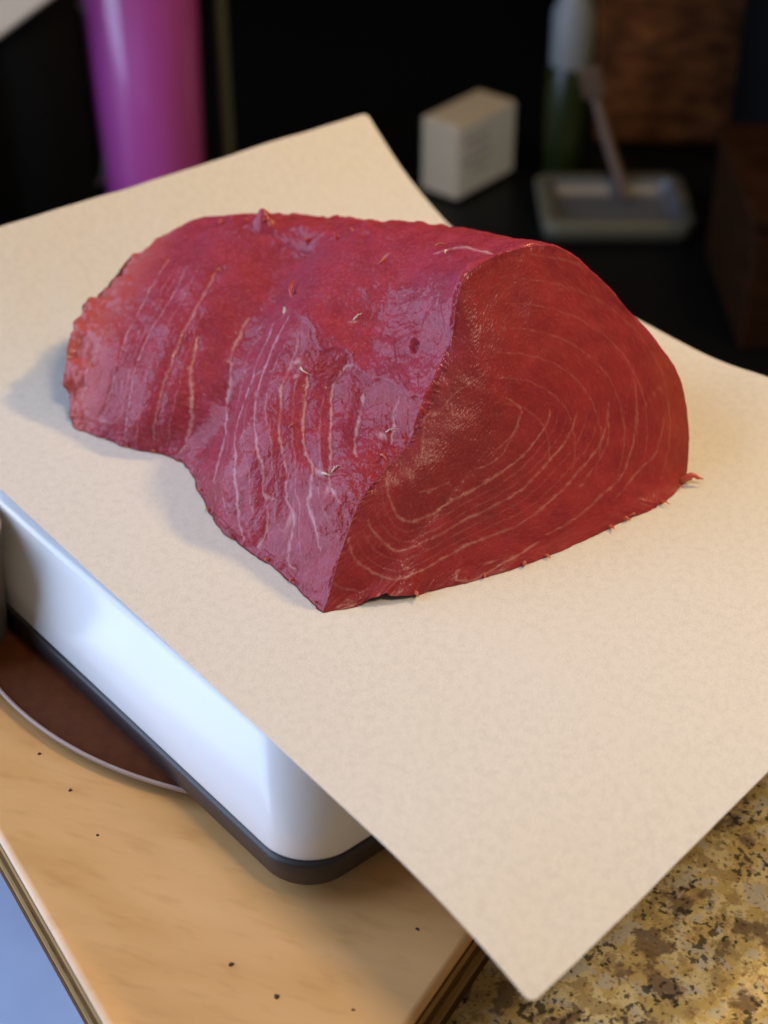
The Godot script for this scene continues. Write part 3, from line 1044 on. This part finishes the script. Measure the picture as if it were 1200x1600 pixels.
func cut_end(t: Node3D) -> void:
	var W := NU + 1
	var rows := NV + NB + 1
	# ring lines
	var CW := 820
	var CH := 560
	var map := PackedFloat32Array()
	map.resize(CW * CH)
	var sc := Vector2(4000, 4000)
	var off := Vector2(-0.008, -0.012)
	for k in RINGS.size():
		map = splat(map, CW, CH, polyline(RINGS[k]), sc, off, 2.3 if k < 5 else 1.8, [0.75, 0.7, 0.7, 0.55, 0.75][k] if k < 5 else 0.5, 300 + k)
	for pair in [[0, 1, 0.35], [0, 1, 0.7], [1, 2, 0.35], [1, 2, 0.7]]:   # finer rings between
		map = splat(map, CW, CH, between(RINGS[pair[0]], RINGS[pair[1]], pair[2]), sc, off, 1.3, 0.30, 340 + int(pair[0] * 10 + pair[2] * 100))
	for k in 7:   # arcs that run on up the far side
		var arc := []
		for j in 9:
			var a := lerpf(-0.5, 1.25, j / 8.0)
			var r := 0.030 + 0.0125 * k
			arc.append(Vector3(0.080 + cos(a) * r * 1.08, 0.040 + sin(a) * r * 0.78, 0))
		map = splat(map, CW, CH, arc, sc, off, 1.4, 0.34, 370 + k)
	# thicker flecks of fat along the rings, and a dark-edged fold at the heart
	for b in [[0.0640, 0.0098, 9.0, 2.4, 0.8], [0.0800, 0.0326, 8.0, 1.8, 0.7], [0.1235, 0.0170, 5.0, 2.0, 0.6], [0.0535, 0.0352, 3.0, 2.0, 0.8], [0.0720, 0.0000, 10.0, 2.0, 0.6], [0.0480, 0.0440, 4.0, 12.0, 0.3]]:
		map = blob(map, CW, CH, (b[0] - off.x) * 4000, (b[1] - off.y) * 4000, b[2], b[3], b[4])
	var loop := PackedVector3Array()
	var base := PackedVector3Array()
	for j in rows:
		loop.append(G[j * W])
		base.append(G[j * W] - rim_off[j])
	for k in range(1, NR):
		var q := spline(RIM, 9.0 * k / NR)
		base.append(q)
		q += Vector3(0.3, 0.0, 0.5) * n_mid.get_noise_3dv(q * 0.6) * 0.0012
		q.y = maxf(q.y + maxf(0.0, n_mid.get_noise_3dv(q * 0.7 + Vector3(1, 2, 3)) - 0.25) * 0.006, 0.0009)
		loop.append(q)
	var n := loop.size()
	var tear := rim_hi.duplicate()
	tear.resize(n)
	var sharp := base.duplicate()
	for k in n:   # the inner part of the cut does not follow every notch of its rim
		var sum := Vector3()
		for w in range(-16, 17):
			sum += sharp[(k + w + n) % n]
		base[k] = sum / 33.0
	var P := PackedVector3Array()
	P.resize((NK + 1) * n)
	for r in NK + 1:
		var f := 1.0 - float(r) / NK
		var f2 := f
		for k in n:
			var e := base[k] - CUT_C
			var outw := e.dot(CUT_N)
			P[r * n + k] = CUT_C + (e - CUT_N * outw) * f2 + CUT_N * outw * pow(f2, 2.2) + (loop[k] - base[k] - tear[k]) * smoothstep(0.86, 1.0, f) + tear[k] * smoothstep(0.955, 1.0, f) + CUT_N * bulge(e, f2)
	var col := PackedColorArray()
	col.resize(P.size())
	for r in NK + 1:
		var f := 1.0 - float(r) / NK
		var ease := smoothstep(1.0, 0.97, f)
		for k in n:
			var id := r * n + k
			var p := P[id]
			var rel := p - CUT_O
			var x := rel.dot(CUT_B)
			var y := rel.dot(CUT_W)
			var mx := (x - off.x) * 4000
			var my := (y - off.y) * 4000
			var ix := clampi(int(mx), 0, CW - 2)
			var iy := clampi(int(my), 0, CH - 2)
			var fx := clampf(mx - ix, 0, 1)
			var fy := clampf(my - iy, 0, 1)
			var s := lerpf(lerpf(map[iy * CW + ix], map[iy * CW + ix + 1], fx), lerpf(map[(iy + 1) * CW + ix], map[(iy + 1) * CW + ix + 1], fx), fy)
			var fine := n_fine.get_noise_3dv(p * 0.85)
			var mid := n_mid.get_noise_3dv(p)
			var big := n_big.get_noise_3dv(p)
			var tone := n_tone.get_noise_3dv(p + Vector3(4, 4, 4))
			# fibre ends
			var strokes := n_fine.get_noise_3d(x * 900.0 / 900.0 * 0.35 + y * 0.35, (y - x) * 1.1, 0.3)
			var d := big * 0.0008 + mid * 0.00010 + fine * 0.00005 + strokes * 0.00012
			d += s * 0.00018
			P[id] = p + CUT_N * d * ease
			var c := Vector3(0.225, 0.014, 0.019)
			c = c.lerp(Vector3(0.29, 0.021, 0.026), clampf(0.5 + tone * 0.9, 0.0, 1.0))
			c = c.lerp(Vector3(0.18, 0.020, 0.022), 0.5 * smoothstep(0.045, 0.015, Vector2(x - 0.07, y - 0.045).length() + tone * 0.01))
			c = c.lerp(Vector3(0.33, 0.05, 0.024), 0.6 * smoothstep(0.165, 0.185, x + tone * 0.006))  # orange of the grazing lamp, painted into the flesh near the far edge
			c = c.lerp(Vector3(0.40, 0.09, 0.07), clampf(fine * 0.9 - 0.2, 0.0, 0.22))
			c = c.lerp(Vector3(0.50, 0.24, 0.19), clampf(s * 0.75, 0.0, 0.62))
			col[id] = Color(c.x, c.y, c.z)
	var N := PackedVector3Array()
	N.resize(P.size())
	for r in NK + 1:
		var ra := maxi(r - 1, 0) * n
		var rb := mini(r + 1, NK) * n
		for k in n:
			var dk := P[r * n + (k + 1) % n] - P[r * n + (k - 1 + n) % n]
			var dr := P[rb + k] - P[ra + k]
			var m := dk.cross(dr).normalized()
			N[r * n + k] = m if m.dot(CUT_N) > 0 else -m
			if r == NK:
				N[r * n + k] = CUT_N
	var idx := PackedInt32Array()
	for r in NK:
		for k in n:
			var k2 := (k + 1) % n
			idx.append_array(PackedInt32Array([r * n + k, (r + 1) * n + k2, (r + 1) * n + k, r * n + k, r * n + k2, (r + 1) * n + k2]))
	var o := part_mesh("cut_face", arrays(P, N, col, idx), M.flesh1, t)
	o.set_meta("label", "smooth cut end with pale curved rings")


func bulge(e: Vector3, f: float) -> float:
	# the cut swells gently towards its middle
	var x := e.dot(CUT_B) * f / 0.115
	var y := (e.dot(CUT_W) * f + 0.006) / 0.075
	return 0.0085 * maxf(0.0, 1.0 - 0.8 * (x * x + y * y)) * (1.0 - f * f * f)


func on_flank(u: float, v: float) -> Array:
	var id := int(v / 0.52 * NV) * (NU + 1) + int(u * NU)
	return [G[id], Gn[id]]


func shred(t: Node3D, m: Material, called: String, a: Vector3, n: Vector3, along: Vector3, length: float, r: float, seed_: int) -> void:
	var rng := RandomNumberGenerator.new()
	rng.seed = seed_
	var pts := []
	var rad := []
	var side := n.cross(along).normalized()
	var bend := rng.randf_range(-0.5, 0.5)
	for k in 9:
		var f := k / 8.0
		pts.append(a - n * 0.0006 + along * length * f + n * (length * 0.35 * sin(f * PI * 0.8) * rng.randf_range(0.6, 1.2)) + side * length * bend * f * f)
		rad.append(r * (0.55 + 0.6 * sin(f * PI * 0.9 + 0.25)) * (1.0 - 0.75 * f) * rng.randf_range(0.75, 1.25))
	var st := mb()
	add_tube(st, pts, rad, 7)
	part(called, st, m, t)


func shreds(t: Node3D) -> void:
	var rng := RandomNumberGenerator.new()
	rng.seed = 77
	# torn fibres on the flank and its edge: place, material, length, thickness
	for s in [[0.413, 0.330, "r", 0.009, 0.0012, 0.4, 1.0], [0.411, 0.301, "f", 0.004, 0.0011, 0.1, 1.0], [0.302, 0.240, "f", 0.006, 0.0005, -0.5, -0.6], [0.12, 0.106, "f", 0.005, 0.0008, -1.0, 0.2], [0.105, 0.112, "f", 0.005, 0.0006, -0.6, 0.9], [0.066, 0.190, "f", 0.004, 0.0005, -0.9, 0.5], [0.045, 0.165, "s", 0.005, 0.0006, -0.9, 0.3], [0.25, 0.42, "s", 0.005, 0.0007, -0.4, -1.0], [0.225, 0.288, "f", 0.005, 0.0005, -0.9, 0.4], [0.13, 0.44, "f", 0.003, 0.0007, -0.3, -1.0], [0.17, 0.45, "s", 0.004, 0.0007, -0.3, 1.0], [0.265, 0.155, "s", 0.004, 0.0005, -0.6, 0.8]]:
		var g := on_flank(s[0], s[1])
		var e := on_flank(minf(s[0] + 0.02, 1.0), s[1])
		var w := on_flank(s[0], s[1] + 0.02)
		var du: Vector3 = (e[0] - g[0]).normalized()
		var dv: Vector3 = (w[0] - g[0]).normalized()
		var along: Vector3 = (du * s[5] + dv * s[6]).normalized()
		shred(t, {"r": M.shred_red, "f": M.fat, "s": M.shred}[s[2]], "fat_fleck" if s[2] == "f" else "flesh_shred", g[0], g[1], along, s[3], s[4], rng.randi())
	# frayed foot on the near side
	for k in 10:
		var u := 0.03 + 0.75 * k / 9.0 + rng.randf_range(-0.03, 0.03)
		var g := on_flank(u, 0.004 + rng.randf() * 0.01)
		var out := Vector3(-0.72, 0.12, 0.66) + Vector3(rng.randf_range(-0.5, 0.5), 0, rng.randf_range(-0.5, 0.5))
		shred(t, M.shred if k % 3 else M.shred_red, "flesh_shred", g[0] + Vector3(0, 0.0006, 0), Vector3.UP, out.normalized(), rng.randf_range(0.0012, 0.0030), rng.randf_range(0.0004, 0.0008), rng.randi())
	# ragged crest
	for k in 8:
		var u := 0.38 + 0.3 * k / 7.0 + rng.randf_range(-0.03, 0.03)
		var g := on_flank(u, 0.47 + rng.randf() * 0.03)
		var along := (g[1] + Vector3(rng.randf_range(-0.6, 0.6), rng.randf_range(-0.2, 0.5), 0)).normalized() as Vector3
		shred(t, M.shred_red, "flesh_shred", g[0], g[1], along, rng.randf_range(0.001, 0.0035), rng.randf_range(0.0006, 0.0014), rng.randi())
	# under the rim of the cut, and the torn tip at its far corner
	for k in 9:
		var f: float = [0.045, 0.11, 0.2, 0.225, 0.25, 0.33, 0.36, 0.42, 0.6][k]
		var q := spline(RIM, 9.0 * f) + Vector3(-0.001, 0.0015, -0.001)
		var out := Vector3(0.45, 0.0, 0.8) + Vector3(rng.randf_range(-0.8, 0.8), 0.1, rng.randf_range(-0.3, 0.3))
		shred(t, M.shred, "flesh_shred", q, Vector3.UP, out.normalized(), rng.randf_range(0.003, 0.005), rng.randf_range(0.0006, 0.0013), rng.randi())
	shred(t, M.shred, "flesh_shred", Vector3(0.1300, 0.0022, -0.5985), Vector3.UP, Vector3(0.96, 0.05, -0.1).normalized(), 0.0095, 0.0019, 31)


# ------------------------------------------------------------------ around the scale
func steel_cup() -> void:
	var t := thing("steel_cup", "brushed steel cup standing on the tray at the left edge", "cup", Vector3(-0.198, -0.0648, -0.572))
	var st := mb()
	add_lathe(st, Vector3.ZERO, [Vector2(0.026, 0.0005), Vector2(0.029, 0.003), Vector2(0.033, 0.058), Vector2(0.0337, 0.0592), Vector2(0.0322, 0.058), Vector2(0.027, 0.006), Vector2(0.002, 0.005)], 48)
	part("bowl", st, M_simple(Color(0.22, 0.185, 0.16), 0.55, 0.7), t)
	st = mb()
	add_tube(st, [Vector3(-0.031, 0.050, 0.0), Vector3(-0.052, 0.048, 0.0), Vector3(-0.055, 0.032, 0.0), Vector3(-0.048, 0.016, 0.0), Vector3(-0.029, 0.013, 0.0)], [0.003, 0.0034, 0.0034, 0.0034, 0.003], 8)
	part("handle", st, M_simple(Color(0.22, 0.185, 0.16), 0.55, 0.7), t)


const SIZE := 1.5   # the things on the sideboard are drawn up at two thirds of their size


func background_things() -> void:
	# pink bottle
	var t := thing("drinking_bottle", "glossy magenta drinking bottle standing behind the paper", "bottle", Vector3(-0.237, -0.36, -1.59))
	t.scale = Vector3.ONE * SIZE
	var st := mb()
	add_lathe(st, Vector3.ZERO, [Vector2(0.032, 0.001), Vector2(0.0345, 0.003), Vector2(0.035, 0.03), Vector2(0.0385, 0.17), Vector2(0.0385, 0.20), Vector2(0.034, 0.215), Vector2(0.024, 0.225)], 64)
	var m := M_simple(Color(0.44, 0.07, 0.32), 0.32)
	m.clearcoat_enabled = true
	m.clearcoat = 1.0
	m.clearcoat_roughness = 0.12
	part("body", st, m, t)
	st = mb()
	add_lathe(st, Vector3.ZERO, [Vector2(0.022, 0.2255), Vector2(0.023, 0.227), Vector2(0.023, 0.25), Vector2(0.020, 0.253)], 40)
	part("cap", st, M_simple(Color(0.3, 0.02, 0.18), 0.35), t)
	# thin rail
	t = thing("metal_rail", "thin olive-grey upright rail right beside the magenta bottle", "rail", Vector3(-0.1628, -0.36, -1.635))
	t.scale = Vector3.ONE * SIZE
	st = mb()
	add_tube(st, [Vector3(0, 0.0, 0), Vector3(0, 0.32, 0)], [0.0042, 0.0042], 16)
	part("post", st, M_simple(Color(0.10, 0.10, 0.065), 0.45, 0.3), t)
	st = mb()
	add_lathe(st, Vector3.ZERO, [Vector2(0.011, 0.0), Vector2(0.012, 0.001), Vector2(0.012, 0.004), Vector2(0.005, 0.008)], 24)
	part("foot", st, M_simple(Color(0.05, 0.05, 0.04), 0.45), t)
	# black canister with a wire handle
	t = thing("black_canister", "black canister with a thin grey wire handle left of the magenta bottle", "canister", Vector3(-0.36, -0.36, -1.575))
	t.scale = Vector3.ONE * SIZE
	st = mb()
	add_lathe(st, Vector3.ZERO, [Vector2(0.044, 0.001), Vector2(0.047, 0.004), Vector2(0.047, 0.17), Vector2(0.044, 0.176), Vector2(0.03, 0.18)], 48)
	part("body", st, M.black, t)
	st = mb()
	var pts := []
	var rad := []
	for k in 15:
		var a := PI * k / 14.0
		pts.append(Vector3(0.046 + 0.010 * sin(a), 0.10 + 0.062 * cos(a), 0.010))
		rad.append(0.0014)
	add_tube(st, pts, rad, 8)
	part("handle", st, M_simple(Color(0.12, 0.11, 0.11), 0.5), t)
	# beige card
	t = thing("cardboard_folder", "beige cardboard folder leaning in the top left corner", "folder", Vector3(-0.3465, -0.0345, -1.4685))
	t.scale = Vector3.ONE * SIZE
	st = mb()
	add_box(st, Vector3.ZERO, Vector3(0.089, 0.089, 0.012), Basis(Vector3(0, 0, 1), 0.606), 0.002)
	part("cover", st, M_simple(Color(0.46, 0.36, 0.25), 0.8), t)
	st = mb()
	add_box(st, Vector3(-0.05, -0.125, 0.0), Vector3(0.05, 0.180, 0.010), Basis(), 0.002)
	part("back_flap", st, M_simple(Color(0.40, 0.31, 0.21), 0.8), t)
	# small carton
	t = thing("small_carton", "small cream and white carton standing behind the block", "carton", Vector3(0.0906, -0.36, -1.689), deg_to_rad(50))
	t.scale = Vector3.ONE * SIZE
	st = mb()
	add_box(st, Vector3(0, 0.0295, 0), Vector3(0.066, 0.055, 0.033), Basis(), 0.0012)
	part("box_body", st, M_simple(Color(0.42, 0.33, 0.21), 0.6), t)
	st = mb()
	add_box(st, Vector3(0.001, 0.0295, 0.0168), Vector3(0.064, 0.052, 0.0006), Basis(), 0.0002)
	var panel := part("printed_panel", st, M_simple(Color(0.50, 0.55, 0.64), 0.5), t)
	for k in 4:   # lines of small print, too far off to read
		st = mb()
		add_box(st, Vector3(-0.012 + 0.004 * (k % 2), 0.044 - 0.008 * k, 0.0173), Vector3([0.030, 0.022, 0.034, 0.018][k], 0.0028, 0.0003), Basis(), 0.0001)
		part("print_line", st, M_simple(Color(0.25, 0.28, 0.36), 0.5), panel)
	# oil bottle
	t = thing("oil_bottle", "dark green glass oil bottle with a white upper half", "bottle", Vector3(0.1965, -0.36, -1.695))
	t.scale = Vector3.ONE * SIZE
	st = mb()
	add_lathe(st, Vector3.ZERO, [Vector2(0.014, 0.001), Vector2(0.0165, 0.003), Vector2(0.0165, 0.083), Vector2(0.0150, 0.088)], 40)
	m = M_simple(Color(0.014, 0.020, 0.004), 0.3)
	part("body", st, m, t)
	st = mb()
	add_lathe(st, Vector3.ZERO, [Vector2(0.0148, 0.0885), Vector2(0.0150, 0.090), Vector2(0.0150, 0.125), Vector2(0.011, 0.135), Vector2(0.007, 0.15), Vector2(0.007, 0.165)], 40)
	part("pourer", st, M_simple(Color(0.15, 0.16, 0.155), 0.5), t)
	# shallow dish and the spatula in it
	t = thing("shallow_dish", "shallow rectangular cream dish with grey inside at the back right", "dish", Vector3(0.24, -0.36, -1.5975))
	t.scale = Vector3.ONE * SIZE
	st = mb()
	var rings := []
	for q in [[0.006, 0.001], [0.002, 0.003], [0.0, 0.015], [0.0015, 0.0165], [0.009, 0.0160]]:
		rings.append(rounded_rect(0.053 - q[0], 0.042 - q[0], 0.012 - q[0] * 0.5, q[1], 8))
	rings_mesh(st, rings, true, false, 0)
	part("rim", st, M_simple(Color(0.075, 0.068, 0.042), 0.6), t)
	st = mb()
	rings = []
	for q in [[0.009, 0.0158], [0.012, 0.006], [0.016, 0.004]]:
		rings.append(rounded_rect(0.053 - q[0], 0.042 - q[0], 0.0075, q[1], 8))
	rings_mesh(st, rings, false, true, 0)
	part("inside", st, M_simple(Color(0.07, 0.07, 0.075), 0.4), t)
	t = thing("wooden_spatula", "pale wooden spatula leaning from the dish towards the oil bottle", "spatula", Vector3(0.258, -0.351, -1.6275))
	t.scale = Vector3.ONE * SIZE
	st = mb()
	add_tube(st, [Vector3(0, 0, 0), Vector3(-0.012, 0.03, -0.012), Vector3(-0.024, 0.064, -0.026)], [0.0042, 0.0042, 0.0034], 12)
	part("handle", st, M_simple(Color(0.09, 0.055, 0.035), 0.6), t)
	st = mb()
	add_box(st, Vector3(-0.027, 0.074, -0.030), Vector3(0.016, 0.022, 0.003), Basis(Vector3(0, 0, 1), 0.3), 0.001)
	part("blade", st, M_simple(Color(0.08, 0.05, 0.03), 0.6), t)
	# leaning wooden board
	t = thing("chopping_board", "dark brown wooden chopping board leaning upright behind the dish", "chopping board", Vector3(0.345, -0.36, -1.785))
	t.scale = Vector3.ONE * SIZE
	st = mb()
	add_box(st, Vector3(0.018, 0.15, -0.085), Vector3(0.175, 0.34, 0.018), Basis(Vector3(1, 0, 0), -0.5), 0.003)
	m = StandardMaterial3D.new()
	m.albedo_texture = noise_tex(noise(91, 0.014, 5), 512, [0.0, 0.4, 0.6, 1.0], [lin(0.015, 0.005, 0.002), lin(0.06, 0.022, 0.008), lin(0.10, 0.038, 0.013), lin(0.17, 0.065, 0.02)])
	m.uv1_triplanar = true
	m.uv1_scale = Vector3(4, 12, 6)
	m.roughness = 0.75
	m.metallic_specular = 0.15
	part("plank", st, m, t)
	st = mb()
	add_box(st, Vector3(0, 0.326, -0.182), Vector3(0.04, 0.06, 0.018), Basis(Vector3(1, 0, 0), -0.5), 0.003)
	part("handle", st, m, t)
	# black appliance
	t = thing("coffee_machine", "tall black coffee machine at the right behind the paper", "coffee machine", Vector3(0.565, -0.36, -1.62))
	t.scale = Vector3.ONE * SIZE
	st = mb()
	rings = []
	for q in [[0.006, 0.001], [0.0, 0.008], [0.0, 0.26], [0.01, 0.28], [0.03, 0.285]]:
		rings.append(rounded_rect(0.115 - q[0], 0.14 - q[0], 0.03, q[1], 8))
	rings_mesh(st, rings, true, true, 0)
	part("housing", st, M.black, t)
	st = mb()
	add_box(st, Vector3(-0.04, 0.02, 0.15), Vector3(0.10, 0.03, 0.03), Basis(), 0.004)
	part("drip_tray", st, M.black_gloss, t)
	# wooden box
	t = thing("wooden_box", "dark brown wooden box at the right edge beyond the paper", "box", Vector3(0.430, -0.36, -1.42))
	t.scale = Vector3.ONE * SIZE
	m = StandardMaterial3D.new()
	m.albedo_texture = noise_tex(noise(95, 0.02, 4), 256, [0.0, 1.0], [lin(0.010, 0.0035, 0.001), lin(0.028, 0.010, 0.003)])
	m.uv1_triplanar = true
	m.uv1_scale = Vector3(6, 20, 6)
	m.roughness = 0.8
	m.metallic_specular = 0.15
	st = mb()
	add_box(st, Vector3(0, 0.042, 0), Vector3(0.14, 0.082, 0.13), Basis(), 0.002)
	part("box_body", st, m, t)
	st = mb()
	add_box(st, Vector3(0, 0.088, 0), Vector3(0.146, 0.010, 0.136), Basis(), 0.002)
	part("lid", st, m, t)
